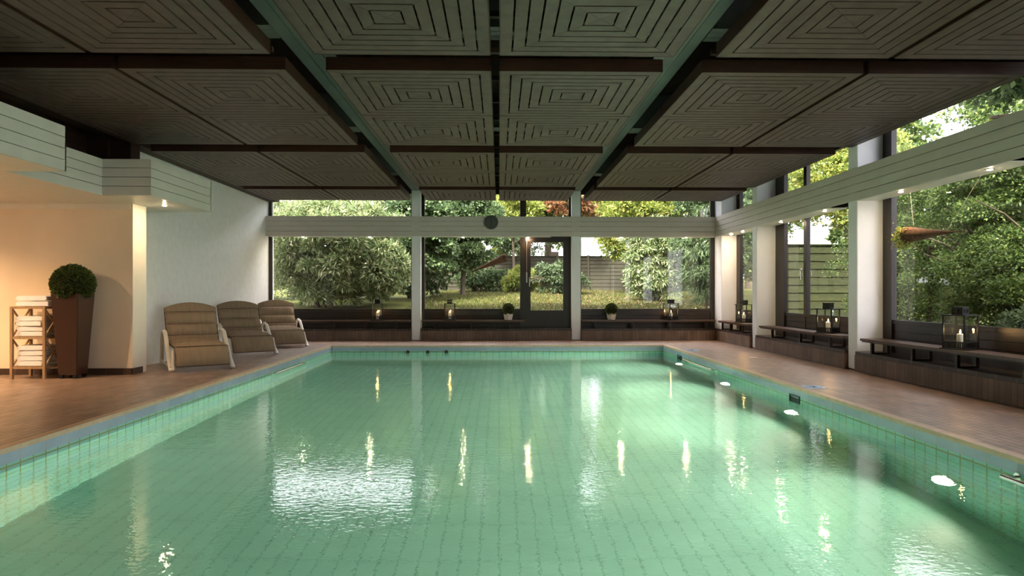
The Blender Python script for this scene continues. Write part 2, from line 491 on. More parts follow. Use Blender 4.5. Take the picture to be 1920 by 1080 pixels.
# ------------- plinths (tiled upstand with dark cap row)
def plinth_end(x0, x1):
    MBp = MB().box(x0, x1, 14.74, YB + .2, 0, .225)
    struct(MBp.build('trim_5', M['plinthx']))
    struct(MB().box(x0, x1, 14.75, YB + .2, .225, .275).build('trim_6', M['capx']))
for a in ((XL, -2.03), (-1.80, 1.67), (1.90, 5.0)): plinth_end(*a)
def plinth_side(y0, y1):
    struct(MB().box(5.0, XR + .2, y0, y1, 0, .225).build('trim_7', M['plinthy']))
    struct(MB().box(5.01, XR + .2, y0, y1, .225, .275).build('trim_8', M['capy']))
ys = PYS + [14.50]
for i in range(len(ys) - 1): plinth_side(ys[i] + .25, ys[i + 1] - (0.02 if i < len(ys) - 2 else -.5))

# ------------- cladded perimeter beams
BB, BT = 2.40, 2.865
def clad_face(mb, run, n=4, gap=0.008):
    """run: ('x',x0,x1,y,dir) face on plane y, or ('y',y0,y1,x,dir) face on plane x"""
    h = (BT - BB) / n
    for i in range(n):
        z0, z1 = BB + i * h + gap / 2, BB + (i + 1) * h - gap / 2
        if run[0] == 'x': mb.box(run[1], run[2], run[3], run[3] + .018 * run[4], z0, z1)
        else: mb.box(run[3], run[3] + .018 * run[4], run[1], run[2], z0, z1)
mb = MB(); clad_face(mb, ('x', -5.40, 5.05, 14.78, 1)); o = mb.build('beam_end', M['clad']); struct(o)
struct(MB().box(-5.40, 5.10, 14.80, 14.94, BB + .012, BT).build('beam_end_core', M['groove']))
mb = MB(); clad_face(mb, ('y', YN, 14.80, 5.03, 1)); o = mb.build('beam_side', M['clad']); struct(o)
struct(MB().box(5.052, 5.36, YN, 14.8, BB + .10, BT - .002).build('beam_side_core', M['groove']))
# pale soffit boards that carry the lamps
for (x0, x1) in ((-5.3, -2.03), (-1.80, 1.20), (1.90, 5.03)):
    struct(MB().box(x0, x1, 14.80, 14.99, BB - .004, BB + .012).build('beam_soffit', M['cladc']))
for (y0, y1) in ((12.68, 14.50), (9.75, 12.44), (6.25, 8.93), (2.7, 5.41)):
    struct(MB().box(5.05, 5.36, y0, y1, BB, BB + .012).build('beam_soffit', M['cladc']))

# ------------- windows
def frame_rect(mb, axis, p, a0, a1, z0, z1, w=0.07, d=0.07):
    """rectangular frame in the plane axis=p ('y' end wall, 'x' side wall)"""
    def bx(u0, u1, c0, c1):
        if axis == 'y': mb.box(u0, u1, p, p + d, c0, c1)
        else: mb.box(p, p + d, u0, u1, c0, c1)
    bx(a0, a0 + w, z0, z1); bx(a1 - w, a1, z0, z1)
    bx(a0 + w, a1 - w, z0, z0 + w); bx(a0 + w, a1 - w, z1 - w, z1)
def pane(axis, p, a0, a1, z0, z1, parent):
    mb = MB()
    if axis == 'y': mb.box(a0, a1, p + .03, p + .036, z0, z1)
    else: mb.box(p + .03, p + .036, a0, a1, z0, z1)
    return mb.build('window_pane', M['glass'], parent)
def panel_below(axis, p, a0, a1, z0, z1, parent, boards=4):
    mb = MB(); h = (z1 - z0) / boards
    for i in range(boards):
        za, zb_ = z0 + i * h + .003, z0 + (i + 1) * h - .003
        if axis == 'y': mb.box(a0, a1, p + .012, p + .06, za, zb_)
        else: mb.box(p + .012, p + .06, a0, a1, za, zb_)
    if axis == 'y': mb.box(a0, a1, p + .055, p + .09, z0, z1)
    else: mb.box(p + .055, p + .09, a0, a1, z0, z1)
    return mb.build('window_panel', M['frame'], parent)
WN = [0]
def window(axis, p, a0, a1, splits=(), zs=0.70, ztop=2.36, name=None, upper=True):
    WN[0] += 1
    r = empty(name or 'window_%d' % WN[0]); r['kind'] = 'structure'
    mb = MB()
    cuts = [a0] + list(splits) + [a1]
    for i in range(len(cuts) - 1):
        frame_rect(mb, axis, p, cuts[i], cuts[i + 1], zs - .03, BB + .10, w=0.055)
        pane(axis, p, cuts[i] + .05, cuts[i + 1] - .05, zs + .02, BB + .06, r)
        panel_below(axis, p, cuts[i] + .02, cuts[i + 1] - .02, .275, zs - .03, r)
    mb.build('window_frame', M['frame'], r)
    if upper:
        mb = MB()
        for i in range(len(cuts) - 1):
            frame_rect(mb, axis, p, cuts[i], cuts[i + 1], BT - .05, 3.46, w=0.055)
            pane(axis, p, cuts[i] + .05, cuts[i + 1] - .05, BT, 3.42, r)
        mb.build('window_frame', M['frame'], r)
    # header behind the beam and board above
    mb = MB()
    if axis == 'y':
        mb.box(a0, a1, p + .0, p + .07, BB + .10, BT - .05); mb.box(a0 - .05, a1 + .05, p - .02, p + .12, 3.46, 3.95)
    else:
        mb.box(p + .0, p + .07, a0, a1, BB + .10, BT - .05); mb.box(p - .02, p + .12, a0 - .05, a1 + .05, 3.46, 3.95)
    mb.build('window_header', M['frame'], r)
    return r
YW = 14.97
window('y', YW, -5.35, -2.0)
window('y', YW, -1.82, 0.56)
window('y', YW, 1.87, 5.12)
# garden door with its own frame
WN[0] += 1
dr = empty('door_1'); dr['kind'] = 'structure'
mb = MB(); mb.box(.56, .60, YW, YW + .08, .275, BB + .1); mb.box(.56, 1.70, YW - .01, YW + .10, .274, .292); mb.box(1.62, 1.70, YW, YW + .08, .275, BB + .1)
mb.box(.60, 1.62, YW, YW + .08, 2.33, BB + .1); mb.build('door_frame', M['frame'], dr)
mb = MB(); mb.box(.60, .735, YW - .02, YW + .05, .29, 2.33); mb.box(1.50, 1.62, YW - .02, YW + .05, .29, 2.33)
mb.box(.735, 1.50, YW - .02, YW + .05, 2.28, 2.33); mb.box(.735, 1.50, YW - .02, YW + .05, .60, .69)
mb.box(.735, 1.50, YW + .0, YW + .05, .29, .60); mb.build('door_leaf', M['frame'], dr)
MB().box(.735, 1.50, YW + .012, YW + .018, .69, 2.28).build('window_pane', M['glass'], dr)
mb = MB(); mb.box(.695, .722, YW - .03, YW - .02, 1.24, 1.46)
mb.tube([(.708, YW - .03, 1.42), (.708, YW - .07, 1.42), (.712, YW - .075, 1.36), (.70, YW - .075, 1.30)], .008, 8)
mb.build('door_handle', M['chrome'], dr, smooth=False)
mb = MB(); frame_rect(mb, 'y', YW, .56, 1.70, BT - .05, 3.46, w=0.07); mb.build('window_frame', M['frame'], dr)
MB().box(.61, 1.65, YW + .03, YW + .036, BT, 3.42).build('window_pane', M['glass'], dr)
mb = MB(); mb.box(.56, 1.70, YW, YW + .07, BB + .10, BT - .05); mb.box(.5, 1.75, YW - .02, YW + .12, 3.46, 3.95)
mb.build('window_header', M['frame'], dr)
# extra posts seen beside the pillars
mb = MB(); mb.box(.49, .60, YW - .015, YW + .06, .275, 3.46); mb.box(-1.80, -1.74, YW - .01, YW + .06, .275, 3.46)
mb.box(4.97, 5.07, YW - .01, YW + .06, .275, 3.46); mb.box(-5.349, -5.28, YW - .01, YW + .06, .275, 3.46)
struct(mb.build('trim_9', M['frame']))
XW = XR - .01
window('x', XW, PYS[0] + .2, PYS[1] + .03)
window('x', XW, PYS[1] + .2, PYS[2] + .03)
window('x', XW, PYS[2] + .2, PYS[3] + .03)
wd = window('x', XW, PYS[3] + .2, PYS[4] + .03, splits=(11.26,), zs=0.70, name='door_2')
mb = MB(); mb.box(XW - .012, XW, 11.29, 11.32, 1.28, 1.56)
mb.tube([(XW - .01, 11.305, 1.52), (XW - .06, 11.305, 1.52), (XW - .065, 11.29, 1.42), (XW - .065, 11.26, 1.33)], .009, 8)
mb.build('door_handle', M['chrome'], wd)
window('x', XW, PYS[4] + .2, 15.0)
mb = MB()
for y in (PYS[3] - .20, PYS[4] - .38, 14.30, PYS[2] - .2):
    mb.box(XW - .015, XW + .06, y, y + .2 if y != PYS[4] - .38 else y + .38, .275, 3.46)
struct(mb.build('trim_10', M['frame']))
wallbox('wall_end_step', M['soil'], XL, XR + .4, YB + .2, YB + .3, -.2, .27)
wallbox('wall_side_step', M['soil'], XR + .2, XR + .3, YN, YB + .3, -.2, .27)

# ------------- left dropped soffit with stepped fascia
SZ, ST = 2.30, 2.75
def fascia(mb, run, n=4, gap=0.008, t=0.018):
    h = (ST - SZ) / n
    for i in range(n):
        z0, z1 = SZ + i * h + gap / 2, SZ + (i + 1) * h - gap / 2
        if run[0] == 'x': mb.box(run[1], run[2], run[3], run[3] + t, z0, z1)
        else: mb.box(run[3] - t, run[3], run[1], run[2], z0, z1)
XA, XBB = -4.29, -4.88
mb = MB()
fascia(mb, ('y', YN, 6.43, XA)); fascia(mb, ('x', XBB, XA, 6.412 - .0)); fascia(mb, ('y', 6.43, 7.97, XBB))
fascia(mb, ('x', XBB, XA - .02, 7.97)); fascia(mb, ('y', 7.97, 9.62, XA)); fascia(mb, ('x', XL, XA, 9.60))
struct(mb.build('soffit_fascia', M['cladc']))
core = MB()
core.box(XFAR, XA - .02, YN, 6.40, SZ + .03, ST - .004); core.box(XFAR, XBB - .02, 6.40, 8.0, SZ + .03, ST - .004)
core.box(XFAR, XA - .02, 7.99, 9.59, SZ + .03, ST - .004)
struct(core.build('soffit_core', M['groove']))
ub = MB()
def under(x0, x1, y0, y1):
    n = max(1, round((x1 - x0) / .115)); w = (x1 - x0) / n
    for i in range(n): ub.box(x0 + i * w + .002, x0 + (i + 1) * w - .002, y0, y1, SZ, SZ + .028)
under(XFAR, XBB, YN, 9.6); under(XBB, XA - .018, YN, 6.41); under(XBB, XA - .018, 7.99, 9.6)
struct(ub.build('soffit_boards', M['cladc']))

# ================================================================== CEILING PANELS
PW, PL = 1.515, 1.505
def make_panel():
    r = empty('ceiling_panel')
    mb = MB(); hx, hy = PW / 2, PL / 2
    n = 7; px_, py_ = hx / n, hy / n; g = 0.015
    for k in range(n):
        ox, oy = hx - k * px_, hy - k * py_
        ix, iy = max(0.0, ox - px_ + g), max(0.0, oy - py_ + g)
        if k == n - 1: ix = iy = 0.0
        m = 0.0012
        for s in (1, -1):
            a = [(-ox + m, s * oy), (ox - m, s * oy), (ix - m if ix else 0, s * iy + (0 if iy else s * m)), (-ix + m if ix else 0, s * iy + (0 if iy else s * m))]
            b_ = [(s * ox, -oy + m), (s * ox, oy - m), (s * ix + (0 if ix else s * m), iy - m if iy else 0), (s * ix + (0 if ix else s * m), -iy + m if iy else 0)]
            if k == n - 1: a = a[:3]; b_ = b_[:3]
            if s == 1: a = a[::-1]
            if s == -1: b_ = b_[::-1]
            mb.prism(a, 0, .012); mb.prism(b_, 0, .012)
    mb.build('slat_field', M['panel'], r)
    t = .02
    for s in (1, -1):
        MB().box(-hx, hx, *sorted((s * (hy + .0005), s * (hy + .0005 + .006))), -.001, .118).build('side_board', M['skirt'], r)
        MB().box(*sorted((s * (hx + .0005), s * (hx + .0005 + .01))), -hy, hy, -.001, .118).build('side_board', M['skirt'], r)
    bt_ = MB()
    for a in (PI / 4, -PI / 4):
        bt_.box(-1.0, 1.0, -.03, .03, .0125, .05, Matrix.Rotation(a, 4, 'Z'))
    for d in (-.35, .35):
        bt_.box(-hx + .03, hx - .03, d - .02, d + .02, .0505, .08)
    bt_.build('batten', M['darkwood'], r)
    return r
COLS = [(-5.09, 'column nearest the white plaster wall'), (-3.51, 'second column from the plaster wall'), (-1.60, 'third column from the plaster wall'),
        (.012, 'third column from the long glazed side'), (1.918, 'second column from the long glazed side'), (3.50, 'column nearest the long glazed side')]
ROWS = [(12.89, 'row touching the end windows'), (10.995, 'second row from the end windows'), (9.475, 'third row from the end windows'),
        (7.51, 'fourth row from the end windows'), (5.985, 'fifth row from the end windows'), (4.085, 'sixth row from the end windows')]
pp = make_panel(); first = True
for ry, rl in ROWS:
    for cx_, cl in COLS:
        o = pp if first else copy_tree(pp)
        first = False
        o.location = (cx_ + PW / 2, ry + PL / 2, CE)
        tag(o, 'slatted ceiling panel, %s, %s' % (cl, rl), 'ceiling panel', 'square slatted wooden ceiling panels')

# ================================================================== LAMPS
def make_downlight():
    r = empty('downlight')
    mb = MB(); mb.lathe([(.045, 0), (.045, -.006), (.03, -.008), (.028, -.002), (.028, 0)], 24)
    mb.build('trim_ring', M['chrome'], r, smooth=True)
    mb = MB(); mb.lathe([(.027, -.002), (.024, -.010), (.012, -.014)], 20)
    mb.build('bulb', M['lampglow'], r, smooth=True)
    return r
dl = make_downlight(); used = False
def downlight(x, y, z, label, group, power=5, ang=100, blend=.9):
    global used
    o = copy_tree(dl) if used else dl
    used = True
    o.location = (x, y, z)
    tag(o, label, 'lamp', group)
    L = bpy.data.lights.new('lamp_light', 'SPOT'); L.energy = power; L.color = WARM
    L.spot_size = math.radians(ang); L.spot_blend = blend; L.shadow_soft_size = .025
    lo = bpy.data.objects.new('lamp_light', L); lo.location = (0, 0, -.02); COL.objects.link(lo); lo.parent = o
    return o
for x, l in zip((-4.53, -3.0, -.84, .67, 2.84, 4.37),
        ('first lit ceiling spot from plaster wall, under the end beam', 'second lit spot from plaster wall, under the end beam',
         'lit spot under the end beam, below the clock', 'lit spot under the end beam, above the pull cord',
         'lit spot under the end beam, above the small potted box ball', 'lit spot under the end beam, nearest the glazed corner')):
    downlight(x, 14.885, BB - .004, l, 'halogen spots under the beams')
for y, l in zip((14.1, 13.44, 11.6, 10.03, 8.11, 6.62),
        ('lit spot under the side beam, closest to the corner', 'second lit spot from the corner under the side beam',
         'lit spot under side beam beside the second pillar', 'lit spot under side beam above the middle bench lantern',
         'lit spot under side beam beside the large pillar', 'largest lit spot under side beam, above the big lantern')):
    downlight(5.15, y, BB, l, 'halogen spots under the beams')
downlight(-4.58, 8.85, SZ, 'lit spot under the white soffit beside the beige wall', 'halogen spots under the beams', 9, 120)
# warm wash lamps in the soffit over the towel alcove
for i, (x, y, p) in enumerate(((-7.6, 7.25, 170), (-6.55, 6.9, 130), (-5.4, 4.0, 12))):
    o = downlight(x, y, SZ, ('lit spot above the far side of the towel alcove', 'lit spot above the deck before the towel rack', 'lit spot over the deck near the pool')[i], 'halogen spots over the alcove', p, 150)

# underwater lamps
def make_poollamp():
    r = empty('pool_lamp')
    Mx = Matrix.Rotation(-PI / 2, 4, 'Y')
    mb = MB(); mb.lathe([(.070, 0), (.070, .012), (.056, .02), (.054, .004)], 28, M=Mx)
    mb.build('lamp_ring', M['chrome'], r, smooth=True)
    mb = MB(); mb.lathe([(.053, .003), (.045, .014), (.02, .02)], 28, M=Mx)
    mb.build('lamp_lens', M['poolglow'], r, smooth=True)
    return r
pl = make_poollamp()
for i, (y, l) in enumerate(((4.82, 'glowing underwater lamp, largest in view'), (7.36, 'glowing underwater lamp below the nearer skimmer'),
        (9.52, 'glowing underwater lamp between the two skimmers'), (11.98, 'glowing underwater lamp nearest the pool corner, below the far skimmer'), (2.4, 'glowing underwater lamp beside the pool end'))):
    o = pl if i == 0 else copy_tree(pl)
    o.location = (PX1 - .002, y, -.83)
    tag(o, l, 'pool lamp', 'underwater lamps in the pool wall')
    L = bpy.data.lights.new('pool_light', 'SPOT'); L.energy = (135, 120, 80, 55, 150)[i]; L.color = (1.0, .97, .72)
    L.spot_size = math.radians(165); L.spot_blend = 1.0; L.shadow_soft_size = .08
    lo = bpy.data.objects.new('pool_light', L); lo.location = (-.04, 0, 0)
    lo.rotation_euler = (0, PI / 2, 0)      # towards -x
    lo.rotation_euler = Vector((-1, 0, .02)).to_track_quat('-Z', 'Y').to_euler()
    COL.objects.link(lo); lo.parent = o

# ================================================================== POOL FITTINGS
def rail(y0, y1, side, label):
    x = (PX0 if side < 0 else PX1)
    r = thing('grab_rail', label, 'grab rail', (x, (y0 + y1) / 2, -.125))
    h = (y1 - y0) / 2; s = -side
    MB().tube([(s * .095, -h, 0), (s * .095, h, 0)], .017, 12).build('rail_bar', M['chrome'], r, smooth=True)
    for e in (-1, 1):
        mb = MB(); mb.tube([(0, e * (h - .02), 0), (s * .095, e * (h - .02), 0)], .012, 10)
        mb.tube([(0, e * (h - .02), 0), (s * .01, e * (h - .02), 0)], .03, 14)
        mb.build('rail_bracket', M['chrome'], r, smooth=True)
rail(9.77, 11.22, -1, 'chrome grab rail on the pool wall below the loungers')
rail(10.05, 11.62, 1, 'chrome grab rail beside the far skimmer, window side')
rail(2.7, 4.2, 1, 'chrome grab rail cut off by the photo edge, window side')
def skimmer(y, label):
    r = thing('pool_skimmer', label, 'skimmer', (PX1, y, -.18))
    mb = MB(); frame_rect(mb, 'x', -.012, -.13, .13, -.09, .09, .018, .012); mb.build('skimmer_frame', M['skim'], r)
    MB().box(-.005, 0, -.112, .112, -.072, .06).build('skimmer_flap', M['ink'], r)
skimmer(12.15, 'dark skimmer box near the far pool corner')
skimmer(7.39, 'dark skimmer box in the pool edge, nearer one')
for x, l in zip((-1.9, -1.49, -1.10), ('water inlet nozzle on the end pool wall, nearest the loungers', 'water inlet nozzle on end pool wall, middle of three', 'water inlet nozzle on the end pool wall, nearest the garden door')):
    r = thing('inlet_nozzle', l, 'nozzle', (x, PY1, -.135), 0, 'water inlets in the end pool wall')
    Mx = Matrix.Rotation(PI / 2, 4, 'X')
    MB().lathe([(.035, 0), (.035, .012), (.02, .02), (.018, .05)], 18, M=Mx).build('nozzle_body', M['ink'], r, smooth=True)
    MB().lathe([(.012, .05), (.012, .06)], 12, M=Mx).build('nozzle_tip', M['clockrim'], r)

def deck_sign(x, y, s, label, rz):
    r = thing('no_diving_sign', label, 'sign', (x, y, 0.001), rz)
    MB().box(-s, s, -s, s, 0, .004).build('sign_plate', M['paleblue'], r)
    MB().lathe([(s * .82, .004), (s * .82, .0055)], 32).build('sign_disc', M['blue'], r)
    mb = MB(); mb.box(-.014, .014, -.04, .02, .0055, .0065); mb.box(-.035, .03, .028, .036, .0055, .0065)
    mb.build('sign_symbol', M['skim'], r)
deck_sign(3.66, 7.38, .115, 'blue square floor sign on the deck, nearer the camera', 0)
deck_sign(3.68, 12.15, .12, 'blue square floor sign near the pool corner', 0)
r = MB().lathe([(.07, 0), (.07, .006), (.05, .008)], 24).build('drain_cover', M['ltgrey'])
r.location = (4.30, 10.73, .001); tag(r, 'small pale round cover on the deck tiles', 'cover')

# ================================================================== BENCHES
def bench(axis, a0, a1, label, legs):
    L = a1 - a0
    r = thing('bench', label, 'bench', (((a0 + a1) / 2, 14.80, .275) if axis == 'x' else (5.12, (a0 + a1) / 2, .275)), 0 if axis == 'x' else PI / 2, 'slatted wall benches')
    mb = MB(); n = 4; D = .31 if axis == 'y' else .26
    if axis == 'x': y0 = -.13
    else: y0 = -.31 / 2 - .0
    w = D / n
    for i in range(n): mb.box(-L / 2, L / 2, y0 + i * w + .004, y0 + (i + 1) * w - .004, .165, .198)
    mb.build('seat_slats', M['bench'], r)
    MB().box(-L / 2 + .02, L / 2 - .02, y0 + .02, y0 + D - .02, .15, .165).build('seat_rail', M['frame'], r)
    for t in legs:
        x = -L / 2 + t * L
        mb = MB(); mb.box(x - .018, x + .018, y0 + .03, y0 + .066, 0, .15); mb.box(x - .018, x + .018, y0 + D - .07, y0 + D - .034, 0, .15)
        mb.box(x - .018, x + .018, y0 + .066, y0 + D - .07, 0, .02)
        mb.build('leg', M['frame'], r)
bench('x', -5.2, -2.05, 'dark slatted bench under the end window behind the loungers', (.1, .45, .68, .9))
bench('x', -1.78, .58, 'dark slatted bench between the two white pillars', (.13, .48, .86))
bench('x', 1.92, 5.0, 'dark slatted bench under the end window beside the corner', (.1, .38, .66, .93))
bench('y', 12.75, 14.45, 'short dark bench behind the second pillar by the corner', (.2, .6, .9))
bench('y', 9.25, 12.15, 'dark bench between two pillars in front of the side glass doors', (.12, .45, .83))
bench('y', 5.7, 8.72, 'long dark slatted bench nearest the camera under the side window', (.1, .4, .65, .93))

# ================================================================== LANTERNS AND CANDLES
def make_lantern():
    r = empty('lantern'); W = .115
    MB().box(-W - .03, W + .03, -W - .03, W + .03, 0, .012).build('base_plate', M['black'], r, bevel=.003)
    for sx in (-1, 1):
        for sy in (-1, 1):
            MB().box(sx * W - .008, sx * W + .008, sy * W - .008, sy * W + .008, .012, .372).build('post', M['black'], r)
    MB().box(-W - .025, W + .025, -W - .025, W + .025, .372, .384).build('roof_plate', M['black'], r, bevel=.003)
    g = MB()
    for k in range(4):
        R = Matrix.Rotation(k * PI / 2, 4, 'Z')
        g.box(-W + .008, W - .008, -W - .004, -W + .004, .075, .09, R); g.box(-W + .008, W - .008, -W - .004, -W + .004, .014, .026, R)
        for i in range(9):
            x = -W + .02 + i * (2 * W - .04) / 8
            g.box(x - .006, x + .006, -W - .003, -W + .003, .026, .075, R)
    g.build('lower_grille', M['black'], r)
    c = MB(); c.box(-.06, .06, -.06, .06, .464, .472)
    for k in range(4):
        R = Matrix.Rotation(k * PI / 2, 4, 'Z')
        c.box(-.058, .058, -.058, -.053, .384, .405, R); c.box(-.058, .058, -.058, -.053, .445, .464, R)
        for i in range(5):
            x = -.05 + i * .025
            c.box(x - .007, x + .007, -.058, -.053, .405, .445, R)
    c.build('chimney', M['black'], r)
    pts = [(.058, 0, .45)] + [(.06 + .035 * math.sin(a), 0, .42 + .03 * math.cos(a)) for a in np.linspace(0, PI, 8)]
    MB().tube(pts, .003, 6).build('carry_ring', M['black'], r)
    for k in range(4):
        R = Matrix.Rotation(k * PI / 2, 4, 'Z')
        MB().box(-W + .008, W - .008, -W - .0015, -W + .0015, .092, .37, R).build('glass_pane', M['lglass'], r)
    return r
def make_candle():
    r = empty('candle')
    MB().lathe([(.034, 0), (.036, .004), (.036, .150), (.032, .156), (.02, .152), (.006, .150)], 28).build('wax_body', M['wax'], r, smooth=True)
    MB().tube([(0, 0, .150), (.001, 0, .163)], .0015, 6).build('wick', M['ink'], r)
    MB().lathe([(.001, .158), (.007, .165), (.009, .175), (.006, .190), (.001, .206)], 16).build('flame', M['flame'], r, smooth=True)
    return r
lant, cand = make_lantern(), make_candle(); lu = False
LB = .275 + .198
for (x, y, z, rz, sc, l, lc) in (
        (5.13, 7.02, LB, 22, 1.0, 'large black metal lantern on the bench nearest the camera', 'lit white candle inside the lantern nearest the camera'),
        (5.13, 9.88, LB, 33, 1.0, 'black metal lantern on the bench before the side glass doors', 'lit candle in the lantern before the side glass doors'),
        (5.14, 13.35, LB, 5, 1.0, 'black metal lantern on the short corner bench', 'lit candle in the lantern on the short corner bench'),
        (-2.80, 14.80, LB, 3, 1.0, 'black metal lantern on the bench under the rhododendron window', 'lit candle in the lantern under the rhododendron window'),
        (-1.14, 14.80, LB, 2, 1.0, 'black metal lantern on the bench between the pillars', 'lit candle in the lantern between the pillars'),
        (3.99, 14.80, LB, 24, 1.0, 'black metal lantern on the end bench close to the corner', 'lit candle in the end bench lantern close to the corner')):
    a, b_ = (copy_tree(lant), copy_tree(cand)) if lu else (lant, cand)
    lu = True
    a.location = (x, y, z); a.rotation_euler = (0, 0, math.radians(rz)); tag(a, l, 'lantern', 'black candle lanterns')
    b_.location = (x, y, z + .0125); tag(b_, lc, 'candle', 'candles in the lanterns')
    L = bpy.data.lights.new('candle_light', 'POINT'); L.energy = 1.0; L.color = (1, .55, .2); L.shadow_soft_size = .01
    lo = bpy.data.objects.new('candle_light', L); lo.location = (0, 0, .20); COL.objects.link(lo); lo.parent = b_

# ================================================================== FOLIAGE
def rnd_unit(n):
    v = RNG.normal(size=(n, 3)); return v / np.linalg.norm(v, axis=1, keepdims=True)
def leaves_mesh(name, P, N, size, aspect, mat, parent=None, droop=0.3, jitter=.35):
    """one rhombic folded leaf at each point P, pointing roughly along N"""
    n = len(P)
    d = N + rnd_unit(n) * .9; d[:, 2] -= droop
    d /= np.linalg.norm(d, axis=1, keepdims=True)
    u = rnd_unit(n); u[:, 2] = np.abs(u[:, 2]) + .4
    side = np.cross(d, u); side /= np.linalg.norm(side, axis=1, keepdims=True) + 1e-9
    up = np.cross(side, d)
    L = (size * (1 + (RNG.random(n) - .5) * 2 * jitter))[:, None]
    w = L * aspect * .5
    base = P; tip = P + d * L
    mid = P + d * L * .45
    a = mid + side * w + up * w * .25; b_ = mid - side * w + up * w * .25
    V = np.stack([base, a, tip, b_], axis=1).reshape(-1, 3)
    me = bpy.data.meshes.new(name)
    me.vertices.add(4 * n); me.vertices.foreach_set('co', V.astype(np.float32).ravel())
    me.loops.add(6 * n)
    idx = (np.arange(n)[:, None] * 4 + np.array([0, 1, 2, 0, 2, 3])[None, :]).ravel()
    me.loops.foreach_set('vertex_index', idx.astype(np.int32))
    me.polygons.add(2 * n)
    me.polygons.foreach_set('loop_start', (np.arange(2 * n) * 3).astype(np.int32))
    me.update(calc_edges=True)
    me.materials.append(mat)
    o = bpy.data.objects.new(name, me); COL.objects.link(o)
    if parent: o.parent = parent
    return o
def blob_points(n, rad, nb=40, br=.32, seed_hole=0.0, flatb=False):
    """points on the shells of nb small blobs spread over an ellipsoid of radii rad (centre 0)"""
    c = RNG.uniform(-1, 1, (nb * 4, 3))
    c = c[(c[:, 0] ** 2 + c[:, 1] ** 2) ** 1.5 + np.abs(c[:, 2]) ** 3 < 1][:nb]; nb = len(c)
    c = c * np.array(rad) * (1 - br * .6)
    k = RNG.integers(0, nb, n)
    s = rnd_unit(n); s[:, 2] = np.where(s[:, 2] < -.35, -s[:, 2], s[:, 2])
    r_ = (.55 + .45 * RNG.random((n, 1)))
    mr = br * float(np.mean(rad)) * (.6 + .8 * RNG.random(nb))[k][:, None]
    P = c[k] + s * mr * r_ * np.array([1, 1, .75])
    return P, s
G_RH = leaf_mat('rhododendron_leaves', [(.08, .12, .045), (.14, .20, .07), (.22, .28, .11), (.36, .41, .20), (.50, .46, .28)])
G_DK = leaf_mat('broad_dark_leaves', [(.035, .065, .028), (.07, .115, .045), (.13, .18, .075), (.18, .25, .10)])
G_YL = leaf_mat('yellow_green_leaves', [(.12, .18, .035), (.22, .29, .06), (.34, .38, .09), (.42, .36, .09)], .45)
G_HD = leaf_mat('hedge_leaves', [(.04, .08, .022), (.08, .13, .035), (.14, .20, .05), (.23, .29, .075)], .4)
G_BX = leaf_mat('box_leaves', [(.035, .06, .012), (.07, .10, .02), (.11, .14, .03)], .15, .5)
G_RD = leaf_mat('reddish_leaves', [(.16, .18, .06), (.30, .16, .08), (.36, .12, .06), (.28, .22, .10)], .4)
G_CF = leaf_mat('conifer_needles', [(.05, .08, .04), (.09, .13, .06), (.14, .17, .08)], .2)
G_LF = leaf_mat('fallen_leaves', [(.12, .06, .03), (.20, .11, .05), (.27, .17, .08), (.10, .045, .025)], .1)
G_GR = leaf_mat('grass_blades', [(.055, .075, .015), (.105, .115, .025), (.16, .15, .04)], .3)

def bush(name, label, cat, loc, rad, n, size, aspect, mat, nb=40, br=.32, trunk=None, group=None, droop=.3, core=True):
    """loc is the ground point; rad the crown radii; trunk=(height of crown centre above ground, trunk radius)"""
    r = thing(name, label, cat, loc, 0, group)
    ch = trunk[0] if trunk else rad[2] * .92
    P, N = blob_points(n, rad, nb, br)
    P[:, 2] += ch
    keep = P[:, 2] > .03
    leaves_mesh('foliage', P[keep], N[keep], size, aspect, mat, r, droop)
    tr = trunk[1] if trunk else .05
    mb = MB()
    k = 1 if trunk else 4
    for i in range(k):
        ox, oy = (0, 0) if k == 1 else ((random.random() - .5) * rad[0], (random.random() - .5) * rad[1])
        mb.tube([(ox * .4, oy * .4, -.15), (ox * .7 + .05, oy * .7, ch * .4), (ox, oy + .05, ch * .8), (ox * 1.1, oy, ch + rad[2] * .4)], [tr * 1.2, tr, tr * .8, tr * .35], 10)
        for j in range(5):
            a = random.random() * 2 * PI; z = ch * (.55 + .1 * j)
            mb.tube([(ox, oy, z), (ox + math.cos(a) * rad[0] * .35, oy + math.sin(a) * rad[1] * .35, z + rad[2] * .25), (ox + math.cos(a) * rad[0] * .6, oy + math.sin(a) * rad[1] * .6, z + rad[2] * .35)], [tr * .5, tr * .35, tr * .15], 6)
    mb.build('trunk' if trunk else 'stems', M['bark'], r, smooth=True)
    return r

def ground_z(x, y):
    # garden rises away from the end wall
    if y > 15.2:
        t = min(1, max(0, (y - 15.3) / 1.5)); t = t * t * (3 - 2 * t)
        base = .20 + .42 * t
        return base + max(0, y - 16.8) * .052
    return .20 + min(.6, max(0, x - 5.8) * .08)
gx = np.arange(-14, 24.01, .5); gy = np.arange(-4, 46.01, .5)
mb = MB(); vs = []; idx = {}
for j, y in enumerate(gy):
    for i, x in enumerate(gx):
        if y > 15.2: z = ground_z(x, y)
        else: z = ground_z(x, y) if x > 5.7 else -.3
        if x > 5.2 and y < 26:
            kx = min(1, (x - 5.2) / 1.6); ky = 1 if y < 19 else max(0, 1 - (y - 19) / 6)
            if y > 15.2 or x > 5.7: z = z * (1 - kx * ky) + .12 * kx * ky
            if x < 6.5 and y < 15.2: z = .12
        z += .03 * math.sin(x * 1.7 + y) * (1 if y > 17 else 0)
        idx[(i, j)] = len(vs); vs.append((float(x), float(y), float(z)))
